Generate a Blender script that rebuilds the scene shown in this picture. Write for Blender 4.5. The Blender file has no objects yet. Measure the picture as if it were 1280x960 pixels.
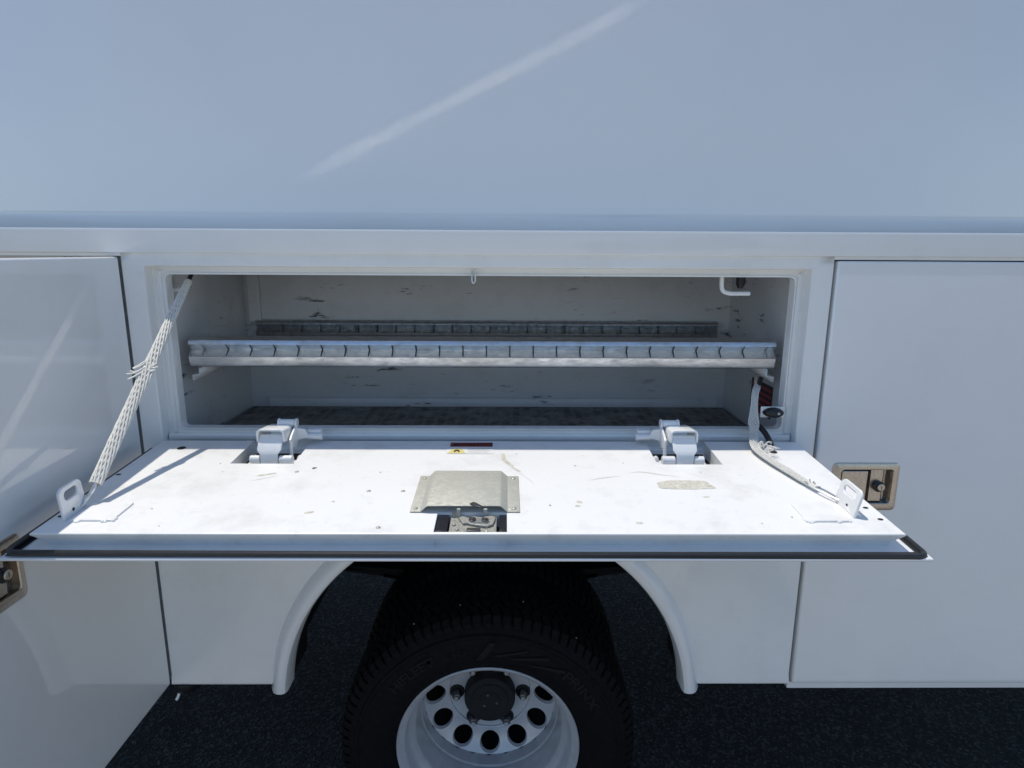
import bpy, bmesh, math, random
from mathutils import Vector, Matrix, noise
random.seed(7)
S = bpy.context.scene
COL = S.collection
R = math.radians
# ------------------------------------------------------------------ camera
F, PITCH, YAW, ROLL = 780.0, math.atan(166/780), R(0.6), R(0.32)
fw = Vector((math.sin(YAW)*math.cos(PITCH), math.cos(YAW)*math.cos(PITCH), -math.sin(PITCH)))
rt = Vector((math.cos(YAW), -math.sin(YAW), 0)); up = rt.cross(fw)
r2 = math.cos(ROLL)*rt + math.sin(ROLL)*up; u2 = -math.sin(ROLL)*rt + math.cos(ROLL)*up
cam = bpy.data.objects.new('camera', bpy.data.cameras.new('camera')); COL.objects.link(cam)
cam.data.sensor_width = 36; cam.data.lens = F/1280*36; cam.data.clip_start = 0.02; cam.data.clip_end = 900
M = Matrix((r2, u2, -fw)).transposed().to_4x4(); M.translation = (0, -1.33, 1.60); cam.matrix_world = M
S.camera = cam
# ------------------------------------------------------------------ light
SUN = Vector((-0.243, 0.127, 1.0)).normalized()          # towards the sun
EL = math.asin(SUN.z); AZ = math.atan2(SUN.x, SUN.y)
wd = bpy.data.worlds.new('World'); S.world = wd; wd.use_nodes = True
nt = wd.node_tree; bg = nt.nodes['Background']
sky = nt.nodes.new('ShaderNodeTexSky'); sky.sky_type = 'NISHITA'; sky.sun_disc = False
sky.sun_elevation = EL; sky.sun_rotation = AZ; sky.air_density = 1.0; sky.dust_density = 0.3; sky.ozone_density = 3.0
nt.links.new(sky.outputs[0], bg.inputs[0]); bg.inputs[1].default_value = 0.13
sl = bpy.data.lights.new('sun', 'SUN'); sl.energy = 2.85; sl.angle = R(0.53); sl.color = (1.0, 0.935, 0.83)
so = bpy.data.objects.new('sun', sl); COL.objects.link(so); so.location = (0, 0, 8)
so.rotation_euler = SUN.to_track_quat('Z', 'Y').to_euler()
vs = S.view_settings; vs.view_transform = 'Standard'; vs.look = 'None'; vs.gamma = 1; vs.use_curve_mapping = False
vs.exposure = 0.29

# ------------------------------------------------------------------ materials
def mat(name):
    m = bpy.data.materials.new(name); m.use_nodes = True
    return m, m.node_tree, m.node_tree.nodes['Principled BSDF']
def N(t, kind, **kw):
    n = t.nodes.new(kind)
    for k, v in kw.items():
        if k in n.inputs: n.inputs[k].default_value = v
        else: setattr(n, k, v)
    return n
def coords(t, scale=(1, 1, 1)):
    g = N(t, 'ShaderNodeNewGeometry'); mp = N(t, 'ShaderNodeMapping'); mp.inputs['Scale'].default_value = scale
    t.links.new(g.outputs['Position'], mp.inputs[0]); return mp.outputs[0]
def noise_tex(t, vec, scale, detail=4, rough=.55):
    n = N(t, 'ShaderNodeTexNoise', Scale=scale, Detail=detail, Roughness=rough); t.links.new(vec, n.inputs['Vector']); return n.outputs[0]
def ramp(t, fac, stops):
    r = N(t, 'ShaderNodeValToRGB'); e = r.color_ramp.elements
    while len(e) < len(stops): e.new(.5)
    for i, (p, c) in enumerate(stops):
        e[i].position = p; e[i].color = (c, c, c, 1) if not isinstance(c, tuple) else (*c, 1)
    t.links.new(fac, r.inputs[0]); return r.outputs[0]
def mixc(t, fac, a, b):
    x = N(t, 'ShaderNodeMix', data_type='RGBA')
    t.links.new(fac, x.inputs[0])
    for s, v in ((6, a), (7, b)):
        if isinstance(v, tuple): x.inputs[s].default_value = (*v, 1)
        else: t.links.new(v, x.inputs[s])
    return x.outputs[2]
def mul(t, a, b):
    x = N(t, 'ShaderNodeMath', operation='MULTIPLY')
    for i, v in enumerate((a, b)):
        if isinstance(v, (int, float)): x.inputs[i].default_value = v
        else: t.links.new(v, x.inputs[i])
    return x.outputs[0]
def maxx(t, a, b):
    x = N(t, 'ShaderNodeMath', operation='MAXIMUM'); t.links.new(a, x.inputs[0]); t.links.new(b, x.inputs[1]); return x.outputs[0]
def bump(t, p, h, strength=.1, dist=.001):
    b = N(t, 'ShaderNodeBump', Strength=strength, Distance=dist); t.links.new(h, b.inputs['Height']); t.links.new(b.outputs[0], p.inputs['Normal'])

def paint(name, col=(.80, .80, .79), rough=.35, coat=1.0, coat_rough=.05, peel=.05, grime=0.0, scuff=0.0, wave=0.0):
    m, t, p = mat(name)
    v = coords(t)
    p.inputs['Roughness'].default_value = rough; p.inputs['Coat Weight'].default_value = coat; p.inputs['Coat Roughness'].default_value = coat_rough
    c = mixc(t, ramp(t, noise_tex(t, v, 3.0, 3), [(.35, 0), (.7, 1)]), col, tuple(x*.965 for x in col))
    if grime:
        g = ramp(t, noise_tex(t, v, 9, 8, .7), [(.5, 0), (.72, 1)])
        c = mixc(t, mul(t, g, grime), c, (.33, .31, .27))
        fine = ramp(t, noise_tex(t, v, 60, 5, .7), [(.60, 0), (.70, 1)])
        c = mixc(t, mul(t, fine, grime*.55), c, (.30, .28, .25))
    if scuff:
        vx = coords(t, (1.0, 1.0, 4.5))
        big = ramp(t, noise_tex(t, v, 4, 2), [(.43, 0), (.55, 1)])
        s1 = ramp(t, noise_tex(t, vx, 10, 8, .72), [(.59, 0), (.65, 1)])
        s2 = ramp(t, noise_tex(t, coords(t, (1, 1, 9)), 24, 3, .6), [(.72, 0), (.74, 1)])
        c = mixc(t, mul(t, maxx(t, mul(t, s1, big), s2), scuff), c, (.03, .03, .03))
    t.links.new(c, p.inputs['Base Color'])
    h = noise_tex(t, v, 420, 2, .5)
    bump(t, p, h, peel, .0006)
    if wave:
        b = N(t, 'ShaderNodeBump', Strength=wave, Distance=.004); t.links.new(noise_tex(t, v, 3.2, 2, .4), b.inputs['Height'])
        t.links.new(b.outputs[0], p.inputs['Coat Normal'])
    return m
def metal(name, col, rough=.4, spangle=0.0, sc=90, dark=None, metallic=1.0, bumpy=.08, stretch=(1, 1, 1)):
    m, t, p = mat(name); v = coords(t, stretch)
    p.inputs['Metallic'].default_value = metallic
    n1 = noise_tex(t, v, sc, 6, .65)
    d = dark or tuple(x*.55 for x in col)
    c = mixc(t, ramp(t, n1, [(.35, 0), (.68, 1)]), col, d)
    if spangle:
        vo = N(t, 'ShaderNodeTexVoronoi', Scale=spangle); t.links.new(v, vo.inputs['Vector'])
        c = mixc(t, ramp(t, vo.outputs['Color'], [(.2, 0), (.9, .7)]), c, tuple(x*.8 for x in col))
    t.links.new(c, p.inputs['Base Color'])
    rr = ramp(t, n1, [(.3, rough*.75), (.75, min(1, rough*1.5))]); t.links.new(rr, p.inputs['Roughness'])
    bump(t, p, n1, bumpy, .001)
    return m
def plain(name, col, rough=.5, metallic=0.0, var=.25, sc=60, bumpy=.1):
    m, t, p = mat(name); v = coords(t)
    n1 = noise_tex(t, v, sc, 5, .6)
    t.links.new(mixc(t, ramp(t, n1, [(.3, 0), (.7, 1)]), tuple(x*(1+var*.4) for x in col), tuple(x*(1-var) for x in col)), p.inputs['Base Color'])
    p.inputs['Roughness'].default_value = rough; p.inputs['Metallic'].default_value = metallic
    bump(t, p, n1, bumpy, .001); return m

WALL = paint('white_gloss_wall_paint', (.80, .80, .80), .4, 1.0, .10, .03, wave=.03)
WALL.node_tree.nodes['Principled BSDF'].inputs['Coat IOR'].default_value = 1.65
BODY = paint('white_body_paint', (.80, .80, .79), .35, 1.0, .06, .05, grime=.06)
DOORM = paint('white_door_paint', (.80, .80, .79), .35, 1.0, .02, .03, grime=.05, wave=.03)
DOORM.node_tree.nodes['Principled BSDF'].inputs['Coat IOR'].default_value = 1.7
FRAME = paint('frame_paint', (.79, .79, .77), .4, 1.0, .06, .05, grime=.12)
PAN = paint('drop_door_paint', (.80, .80, .785), .5, .4, .25, .06, grime=.27)
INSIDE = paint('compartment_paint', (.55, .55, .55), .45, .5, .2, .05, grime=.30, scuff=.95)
HING = paint('hinge_paint', (.74, .75, .75), .4, .5, .15, .10, grime=.20)
ALU = metal('dull_aluminium_edge', (.55, .55, .54), .45, 0, 200)
GALV = metal('galvanised_steel', (.78, .79, .79), .36, 40, 70, dark=(.46, .47, .47), bumpy=.25, stretch=(.5, 1, 1.6))
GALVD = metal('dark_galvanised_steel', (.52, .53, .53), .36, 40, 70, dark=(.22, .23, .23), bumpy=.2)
PLATE = metal('yellowed_zinc_plate', (.54, .535, .47), .6, 55, 120, dark=(.40, .40, .35), metallic=.35, bumpy=.1)
ZINC = metal('zinc_latch', (.50, .49, .44), .5, 0, 260, dark=(.18, .18, .16), metallic=.5, bumpy=.3)
STEEL = metal('stainless_handle', (.66, .59, .50), .32, 0, 300, dark=(.50, .42, .34), bumpy=.06)
DSTEEL = metal('dark_latch_steel', (.16, .16, .17), .4, 0, 200)
SILVER = plain('silver_wheel_paint', (.54, .55, .57), .38, .25, .10, 40, .03)
SILVER.node_tree.nodes['Principled BSDF'].inputs['Coat Weight'].default_value = .4
RUBBER = plain('tyre_rubber', (.0065, .0065, .0075), .75, 0, .4, 90, .2)
LETTER = plain('tyre_lettering_rubber', (.014, .014, .015), .7, 0, .3, 90, .1)
for m_ in (RUBBER, LETTER): m_.node_tree.nodes['Principled BSDF'].inputs['Specular IOR Level'].default_value = .12
BLACKR = plain('black_rubber', (.012, .012, .014), .38, 0, .3, 120, .1)
GASKET = plain('gasket_rubber', (.020, .021, .022), .33, 0, .3, 150, .15)
DARKP = plain('dark_plastic', (.012, .013, .018), .35, 0, .3, 60, .05)
UNDER = plain('underbody_black', (.008, .008, .009), .8, 0, .4, 20, .2)
RUST = plain('rusty_brown_steel', (.10, .06, .03), .7, 0, .5, 25, .3)
BRAID = plain('white_braid_strand', (.74, .72, .66), .6, 0, .25, 300, .2)
CORE = plain('grey_braid_core', (.40, .39, .37), .8, 0, .4, 300, .3)
PRINTW = plain('label_white', (.76, .76, .74), .4, 0, .06, 90, .02)
PRINTR = plain('label_red', (.26, .015, .012), .4, 0, .15, 90, .02)
PRINTY = plain('label_yellow', (.72, .62, .22), .4, 0, .1, 90, .02)
PRINTK = plain('label_black', (.012, .012, .012), .5, 0, .1, 90, .02)
RESID = plain('dried_adhesive', (.60, .585, .50), .8, 0, .35, 180, .5)
STAIN = plain('tan_stain', (.62, .58, .48), .7, 0, .3, 120, .2)
CHIP = plain('paint_chip', (.16, .16, .15), .7, 0, .3, 200, .2)
HOLE = plain('dark_hole', (.012, .012, .012), .8, 0, .2, 50, .0)
STONE = plain('pale_grit', (.45, .42, .38), .8, 0, .3, 50, .2)

def mat_floor():
    m, t, p = mat('dirty_black_mat'); v = coords(t, (1, 1, 1))
    n = noise_tex(t, v, 22, 8, .7)
    w = N(t, 'ShaderNodeTexWave', Scale=11.0, Distortion=3.0, Detail=3.0); w.bands_direction = 'X'; t.links.new(v, w.inputs['Vector'])
    c = mixc(t, ramp(t, n, [(.40, 0), (.72, 1)]), (.030, .030, .032), (.26, .26, .26))
    c = mixc(t, mul(t, ramp(t, w.outputs[1], [(.5, 0), (.9, 1)]), .5), c, (.16, .16, .17))
    t.links.new(c, p.inputs['Base Color']); p.inputs['Roughness'].default_value = .55
    bump(t, p, w.outputs[1], .4, .003); return m
MATF = mat_floor()
def asphalt():
    m, t, p = mat('asphalt'); v = coords(t)
    vo = N(t, 'ShaderNodeTexVoronoi', Scale=130.0); t.links.new(v, vo.inputs['Vector'])
    c = mixc(t, ramp(t, noise_tex(t, v, 2.2, 4), [(.3, 0), (.7, 1)]), (.020, .021, .024), (.034, .034, .036))
    c = mixc(t, ramp(t, vo.outputs['Color'], [(.55, 0), (.95, .9)]), c, (.11, .11, .115))
    t.links.new(c, p.inputs['Base Color']); p.inputs['Roughness'].default_value = .9; p.inputs['Specular IOR Level'].default_value = .15
    bump(t, p, vo.outputs['Distance'], 1.0, .006); return m
ASPH = asphalt()

# ------------------------------------------------------------------ mesh helpers
def finish(name, bm, mats, parent=None, loc=None, bevel=0, solid=0, ang=34, seg=2, normals=True):
    if normals: bmesh.ops.recalc_face_normals(bm, faces=bm.faces)
    for f in bm.faces: f.smooth = True
    for e in bm.edges:
        if len(e.link_faces) == 2: e.smooth = e.calc_face_angle(3) < R(ang)
    me = bpy.data.meshes.new(name); bm.to_mesh(me); bm.free()
    for m in (mats if isinstance(mats, (list, tuple)) else [mats]): me.materials.append(m)
    o = bpy.data.objects.new(name, me); COL.objects.link(o)
    if parent is not None:
        o.parent = parent
        if loc is None and parent is ROOT: o.location = -ROOT.location
    if loc is not None: o.matrix_local = loc
    if solid:
        s = o.modifiers.new('solid', 'SOLIDIFY'); s.thickness = solid; s.offset = -1
    if bevel:
        b = o.modifiers.new('bevel', 'BEVEL'); b.width = bevel; b.segments = seg; b.limit_method = 'ANGLE'; b.angle_limit = R(32); b.harden_normals = False
    return o
def nb(): return bmesh.new()
def box(bm, x0, x1, y0, y1, z0, z1, mi=0):
    v = [bm.verts.new((x, y, z)) for x in (x0, x1) for y in (y0, y1) for z in (z0, z1)]
    for q in ((0, 1, 3, 2), (4, 6, 7, 5), (0, 4, 5, 1), (2, 3, 7, 6), (0, 2, 6, 4), (1, 5, 7, 3)):
        bm.faces.new([v[i] for i in q]).material_index = mi
def quad(bm, pts, mi=0):
    f = bm.faces.new([bm.verts.new(p) for p in pts]); f.material_index = mi; return f
def ext(bm, prof, x0, x1, closed=False, cap=False, mi=0):
    a = [bm.verts.new((x0, y, z)) for y, z in prof]; b = [bm.verts.new((x1, y, z)) for y, z in prof]
    n = len(prof)
    for i in range(n if closed else n-1):
        j = (i+1) % n; bm.faces.new((a[i], a[j], b[j], b[i])).material_index = mi
    if cap:
        bm.faces.new(a[::-1]).material_index = mi; bm.faces.new(b).material_index = mi
def tube(bm, pts, r, seg=8, ry=None, cap=True, mi=0, refv=None):
    pts = [Vector(p) for p in pts]; rings = []
    ref = Vector(refv) if refv else None
    for i, p in enumerate(pts):
        d = (pts[min(i+1, len(pts)-1)]-pts[max(i-1, 0)]).normalized()
        if ref is None:
            ref = Vector((0, 0, 1)) if abs(d.z) < .9 else Vector((1, 0, 0))
        s = d.cross(ref).normalized(); n = s.cross(d).normalized(); 
        if refv is None: ref = n
        rr = r[i] if isinstance(r, (list, tuple)) else r
        r2_ = rr if ry is None else (ry[i] if isinstance(ry, (list, tuple)) else ry)
        rings.append([bm.verts.new(p + s*(rr*math.cos(2*math.pi*k/seg)) + n*(r2_*math.sin(2*math.pi*k/seg))) for k in range(seg)])
    for a, b in zip(rings, rings[1:]):
        for k in range(seg):
            bm.faces.new((a[k], a[(k+1) % seg], b[(k+1) % seg], b[k])).material_index = mi
    if cap:
        bm.faces.new(rings[0][::-1]).material_index = mi; bm.faces.new(rings[-1]).material_index = mi
def cyl(bm, a, b, r, seg=16, mi=0): tube(bm, [a, b], r, seg, mi=mi)
def dome(bm, c, ax, r, h, seg=12, mi=0):
    ax = Vector(ax).normalized(); c = Vector(c)
    tube(bm, [c+ax*(h*t) for t in (-.3, 0, .45, .8, 1.0)], [r, r, r*.86, r*.55, r*.12], seg, mi=mi)
def lathe(bm, prof, c, seg=96, mi=0, a0=0, a1=2*math.pi, skip=None):
    """prof of (radius, y) spun about the Y axis through c"""
    full = abs(a1-a0-2*math.pi) < 1e-6; n = seg if full else seg+1
    rings = [[bm.verts.new((c[0]+r*math.cos(a0+(a1-a0)*k/seg), c[1]+y, c[2]+r*math.sin(a0+(a1-a0)*k/seg))) for k in range(n)] for r, y in prof]
    for i in range(len(prof)-1):
        for k in range(seg):
            j = (k+1) % n
            f = bm.faces.new((rings[i][k], rings[i][j], rings[i+1][j], rings[i+1][k])); f.material_index = mi
    return rings
def rrect(cx, cz, hx, hz, r, seg=5):
    pts = []
    for sx, sz, a in ((1, 1, 0), (-1, 1, 90), (-1, -1, 180), (1, -1, 270)):
        for k in range(seg+1):
            t = R(a+90*k/seg); pts.append((cx+sx*(hx-r)+r*math.cos(t), cz+sz*(hz-r)+r*math.sin(t)))
    return pts
def bridge(bm, A, B, mi=0):
    n = len(A)
    for i in range(n):
        bm.faces.new((A[i], A[(i+1) % n], B[(i+1) % n], B[i])).material_index = mi
def loopv(bm, pts, y): return [bm.verts.new((x, y, z)) for x, z in pts]
def spline(P, n=60):
    P = [Vector(p) for p in P]; Q = [2*P[0]-P[1]]+P+[2*P[-1]-P[-2]]; out = []; m = len(P)-1
    for i in range(n+1):
        s = i/n*m; k = min(int(s), m-1); t = s-k; a, b, c, d = Q[k:k+4]
        out.append(.5*((2*b)+(c-a)*t+(2*a-5*b+4*c-d)*t*t+(3*b-a-3*c+d)*t**3))
    return out
def text_mesh(s, size, bold=0.0):
    cu = bpy.data.curves.new('lettering', 'FONT'); cu.body = s; cu.size = size; cu.align_x = 'CENTER'; cu.align_y = 'CENTER'; cu.offset = bold; cu.resolution_u = 3
    o = bpy.data.objects.new('lettering', cu); COL.objects.link(o)
    bpy.context.view_layer.update()
    me = bpy.data.meshes.new_from_object(o.evaluated_get(bpy.context.evaluated_depsgraph_get()))
    vs_ = [tuple(v.co) for v in me.vertices]; fs = [tuple(p.vertices) for p in me.polygons]
    bpy.data.objects.remove(o); bpy.data.curves.remove(cu); bpy.data.meshes.remove(me)
    return vs_, fs

# ------------------------------------------------------------------ ground
GZ = .0135
bm = nb()
for i in range(-4, 4):
    for j in range(-4, 4): quad(bm, [(i*50, j*50, GZ), ((i+1)*50, j*50, GZ), ((i+1)*50, (j+1)*50, GZ), (i*50, (j+1)*50, GZ)])
bmesh.ops.remove_doubles(bm, verts=bm.verts, dist=.01)
g = finish('asphalt_ground', bm, ASPH); g['kind'] = 'structure'; g['label'] = 'dark asphalt ground in the shade under the truck'

CONC = plain('bounce_concrete', (.36, .345, .315), .85, 0, .2, 3, .2)  # unseen pale pavement added to bounce sunlight onto the lower panels
bm = nb(); quad(bm, [(-40, -45, GZ+.004), (40, -45, GZ+.004), (40, -.75, GZ+.004), (-40, -.75, GZ+.004)])
g2 = finish('bounce_pavement', bm, CONC); g2['kind'] = 'structure'; g2['label'] = 'pale concrete pavement out of view, added to bounce light onto the truck'

# added unseen reflector, curved to focus the sun into a streak on the wall
S.cycles.blur_glossy = 0.0; S.cycles.sample_clamp_indirect = 0; S.cycles.caustics_reflective = True
GL, tg, pg = mat('dark_reflector'); pg.inputs['Base Color'].default_value = (.012, .013, .014, 1); pg.inputs['Roughness'].default_value = .046; pg.inputs['Anisotropic'].default_value = 1.0
pg.inputs['Specular IOR Level'].default_value = 0.055
fA, fB = Vector((-.525, .088, 1.711)), Vector((.36, .088, 2.136)); tt = (fB-fA).normalized(); Lf = (fB-fA).length
tn = tg.nodes.new('ShaderNodeCombineXYZ'); tn.inputs[0].default_value, tn.inputs[1].default_value, tn.inputs[2].default_value = tt; tg.links.new(tn.outputs[0], pg.inputs['Tangent'])
inn = -SUN; it = inn.dot(tt); ip = inn-tt*it; i2 = ip.normalized()
e0 = Vector((.10, -.86, -.46)); e0 = (e0-tt*e0.dot(tt)).normalized(); rho0 = 2.4; Cc = rho0*(1+e0.dot(i2)); ax = tt.cross(e0)
PANE = nb(); rows = []
for a_ in range(25):
    ph = R(-7.0+14.0*a_/24); e = (e0*math.cos(ph)+ax*math.sin(ph)).normalized(); rho = Cc/(1+e.dot(i2)); row = []
    for b_ in range(9):
        row.append(PANE.verts.new(fA+tt*(Lf*b_/8)+e*rho-tt*(rho*it/ip.length)))
    rows.append(row)
for p_, q_ in zip(rows, rows[1:]):
    for k in range(8): PANE.faces.new((p_[k], p_[k+1], q_[k+1], q_[k]))
pc = sum((v.co for v in PANE.verts), Vector())/len(PANE.verts)
REFLECTOR = bpy.data.objects.new('streak_reflector', None); COL.objects.link(REFLECTOR); REFLECTOR.location = (pc.x, pc.y, GZ)
REFLECTOR['label'] = 'added unseen reflector on legs, bent to throw a light streak on the wall'; REFLECTOR['category'] = 'glass pane'
loc_ = Matrix.Translation(-REFLECTOR.location)
corners = [v.co.copy() for v in (rows[0][0], rows[0][8], rows[24][0], rows[24][8])]
finish('pane', PANE, GL, REFLECTOR, loc=loc_, ang=60, solid=.004)
for c_ in corners:
    bm = nb(); tube(bm, [(c_.x, c_.y, GZ+.004), (c_.x, c_.y, c_.z-.008)], .012, 10); finish('reflector_leg', bm, UNDER, REFLECTOR, loc=loc_)
# ------------------------------------------------------------------ the truck
ROOT = bpy.data.objects.new('service_truck', None); COL.objects.link(ROOT); ROOT.location = (0, 1.0, 0)
ROOT['label'] = 'white service truck body with its drop-down side compartment door open above the dual rear wheel'
ROOT['category'] = 'truck'
X0, X1 = -2.6, 2.6
YF = 2.05                       # far side of the body

# upper wall: leans in a little, flares out at its foot
bm = nb()
WY = .088
prof = [(1.02, 2.475), (.20, 2.468), (.125, 2.46), (WY+.012, 2.445), (WY+.003, 2.42), (WY, 2.39)]
for i in range(1, 19): prof.append((WY, 2.39-(2.39-1.641)*i/18))
ext(bm, prof, X0, X1)
up_wall = finish('upper_wall', bm, WALL, ROOT, solid=.003)
bm = nb(); ext(bm, [(YF-1.02+.0, 2.475), (YF-.1, 2.46), (YF-.03, 2.4), (YF, 1.6), (YF, .575)], X0, X1)
finish('far_wall', bm, BODY, ROOT)
# top rail
bm = nb()
ext(bm, [(.0885, 1.6425), (-.0045, 1.6425), (-.0068, 1.6417), (-.008, 1.6400), (-.008, 1.597), (-.0065, 1.5935), (-.003, 1.592), (.012, 1.592)], X0, X1)
finish('top_rail', bm, BODY, ROOT)
# door edge trim inside the header: bright hem lines come from rounded edges
HX0, HX1, HZ0, HZ1 = -.756, .646, 1.168, 1.565      # recess in the face
LX, RX = -.8003, .690                                # seams left and right
BZ = .575
WC = Vector((-.046, .0, .535)); AR = .474
def arc_pts(n=48): return [(WC.x+AR*math.cos(math.pi-math.pi*k/n), WC.z+AR*math.sin(math.pi-math.pi*k/n)) for k in range(n+1)]
bm = nb()
c_ = .005
def fq(x0, x1, z0, z1): quad(bm, [(x0, 0, z0), (x1, 0, z0), (x1, 0, z1), (x0, 0, z1)])
ox0, ox1, oz0, oz1 = HX0-c_, HX1+c_, HZ0-c_, HZ1+c_
fq(LX, ox0, oz1, 1.594); fq(ox0, ox1, oz1, 1.594); fq(ox1, RX, oz1, 1.594)
fq(LX, ox0, oz0, oz1); fq(ox1, RX, oz0, oz1)
# lower panel with the wheel arch cut out
zt = oz0; A = arc_pts()
fq(LX, ox0, .60, oz0) if False else None
pts = A
quad(bm, [(LX, 0, .60), (A[0][0], 0, .60), (A[0][0], 0, oz0), (LX, 0, oz0)])
quad(bm, [(A[-1][0], 0, .60), (RX, 0, .60), (RX, 0, oz0), (A[-1][0], 0, oz0)])
for (xa, za), (xb, zb) in zip(A, A[1:]):
    quad(bm, [(xa, 0, max(za, .60)), (xb, 0, max(zb, .60)), (xb, 0, oz0), (xa, 0, oz0)])
# bottom hem kicked out a little
for xa, xb in ((LX, A[0][0]), (A[-1][0], RX)):
    quad(bm, [(xa, 0, .60), (xb, 0, .60), (xb, -.005, .582), (xa, -.005, .582)])
    quad(bm, [(xa, -.005, .582), (xb, -.005, .582), (xb, -.004, .576), (xa, -.004, .576)])
    quad(bm, [(xa, -.004, .576), (xb, -.004, .576), (xb, .03, .576), (xa, .03, .576)])
    quad(bm, [(xa, .03, .576), (xb, .03, .576), (xb, .03, .60), (xa, .03, .60)])
# rounded recess edge
steps = [(c_, 0.0)]+[(c_*(1-math.sin(R(a))), c_*(1-math.cos(R(a)))) for a in (22, 45, 68, 90)]+[(0, .030)]
loops = []
for off, y in steps:
    loops.append([bm.verts.new(p) for p in ((HX0-off, y, HZ0-off), (HX1+off, y, HZ0-off), (HX1+off, y, HZ1+off), (HX0-off, y, HZ1+off))])
for a, b in zip(loops, loops[1:]): bridge(bm, a, b)
# seam returns
for x in (LX, RX): quad(bm, [(x, 0, BZ), (x, .035, BZ), (x, .035, 1.594), (x, 0, 1.594)])
bmesh.ops.remove_doubles(bm, verts=bm.verts, dist=1e-5)
finish('side_panel', bm, FRAME, ROOT, ang=30)
# opening lip set back in the recess
OX0, OX1, OZ0, OZ1 = -.727, .624, 1.2085, 1.548
bm = nb()
L = [(HX0, HX1, HZ0, HZ1, .030), (OX0-.006, OX1+.006, OZ0-.006, OZ1+.005, .0305), (OX0-.003, OX1+.003, OZ0-.003, OZ1+.0025, .0265), (OX0-.0004, OX1+.0004, OZ0, OZ1, .0262), (OX0, OX1, OZ0, OZ1, .0285), (OX0, OX1, OZ0, OZ1, .05)]
lv = []
for i, (a, b, c, d, y) in enumerate(L):
    rr = .001 if i == 0 else .012
    lv.append(loopv(bm, rrect((a+b)/2, (c+d)/2, (b-a)/2, (d-c)/2, rr), y))
for a, b in zip(lv, lv[1:]): bridge(bm, a, b)
finish('opening_flange', bm, FRAME, ROOT, ang=30)
# weatherstrip step on the sill and sides (folded bead)
bm = nb()
ext(bm, [(.0299, 1.197), (.022, 1.196), (.019, 1.1925), (.019, 1.186), (.022, 1.182), (.0299, 1.181)], HX0+.003, HX1-.003)
finish('sill_bead', bm, FRAME, ROOT)
for x, s in ((HX0+.014, 1), (HX1-.011, -1)):
    bm = nb()
    pr = [(x-.004*s, .0299), (x-.003*s, .0255), (x+.002*s, .0245), (x+.005*s, .0299)]
    a = [bm.verts.new((px, py, 1.20)) for px, py in pr]; b = [bm.verts.new((px, py, 1.555)) for px, py in pr]
    for i in range(3): bm.faces.new((a[i], a[i+1], b[i+1], b[i]))
    finish('side_bead', bm, FRAME, ROOT)

# compartment interior
IX0, IX1, IY1, IZ0, IZ1 = -.738, .640, .452, 1.150, 1.553
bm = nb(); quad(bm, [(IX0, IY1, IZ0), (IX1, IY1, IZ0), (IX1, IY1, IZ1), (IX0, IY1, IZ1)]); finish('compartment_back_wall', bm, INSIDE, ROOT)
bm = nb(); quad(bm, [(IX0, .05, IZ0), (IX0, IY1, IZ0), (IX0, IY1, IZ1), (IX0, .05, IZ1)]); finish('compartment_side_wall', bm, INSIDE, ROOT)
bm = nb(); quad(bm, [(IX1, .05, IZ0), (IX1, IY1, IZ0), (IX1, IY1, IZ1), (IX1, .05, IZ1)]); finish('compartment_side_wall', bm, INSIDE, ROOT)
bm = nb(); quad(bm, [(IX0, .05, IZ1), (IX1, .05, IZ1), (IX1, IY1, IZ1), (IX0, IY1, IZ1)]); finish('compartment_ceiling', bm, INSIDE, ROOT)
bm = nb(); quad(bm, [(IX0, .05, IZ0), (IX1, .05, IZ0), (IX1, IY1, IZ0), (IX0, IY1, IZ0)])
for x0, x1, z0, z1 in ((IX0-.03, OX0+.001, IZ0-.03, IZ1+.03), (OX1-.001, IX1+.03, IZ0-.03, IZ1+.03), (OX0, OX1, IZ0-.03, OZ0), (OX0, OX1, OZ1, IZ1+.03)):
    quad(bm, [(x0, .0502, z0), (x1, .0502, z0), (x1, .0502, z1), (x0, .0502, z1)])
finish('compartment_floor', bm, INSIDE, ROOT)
bm = nb(); box(bm, IX0+.006, IX1-.006, .056, IY1-.018, IZ0+.001, IZ0+.007)
finish('floor_mat', bm, MATF, ROOT, bevel=.002)
bm = nb(); box(bm, IX0+.012, IX0+.045, IY1-.012, IY1-.001, 1.40, IZ1-.002)      # corner folded flange of the back panel
finish('corner_flange', bm, INSIDE, ROOT, bevel=.002)
bm = nb(); ext(bm, [(IY1-.001, 1.180), (IY1-.006, 1.178), (IY1-.008, 1.174), (IY1-.008, 1.150)], IX0+.05, IX1-.02)
finish('back_wall_skirting', bm, INSIDE, ROOT)

# shelf rails: folded strip with slots cut through its groove
def shelf_rail(y, x0, x1, ztop, sc, pitch, first, m):
    P = [(.050, .000), (.010, -.002), (.004, -.004), (.0015, -.007), (.0, -.013), (.013, -.0255), (-.002, -.0385), (-.0045, -.0405), (-.0010, -.058), (.002, -.0625), (.006, -.0645), (.034, -.0645)]
    P = [(y+a*sc, ztop+b*sc) for a, b in P]
    bm = nb()
    ext(bm, P[:5], x0, x1); ext(bm, P[6:]+[P[0]], x0+.001, x1-.001)
    xs = [x0]; x = first
    while x < x1-.012: xs += [x-.0014, x+.0014]; x += pitch
    xs.append(x1)
    for a, b in zip(xs[::2], xs[1::2]):
        for k in (4, 5): ext(bm, P[k:k+2], a, b)
        for xx in (a, b): ext(bm, [(P[4][0]+.002, P[4][1]), (P[5][0]+.002, P[5][1]), (P[6][0]+.002, P[6][1])], xx-.00001, xx+.00001)
    o = finish('shelf_rail', bm, m, ROOT, ang=28)
    return o
shelf_rail(.062, -.712, .612, 1.405, 1.0, .0531, -.681, GALV)
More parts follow.
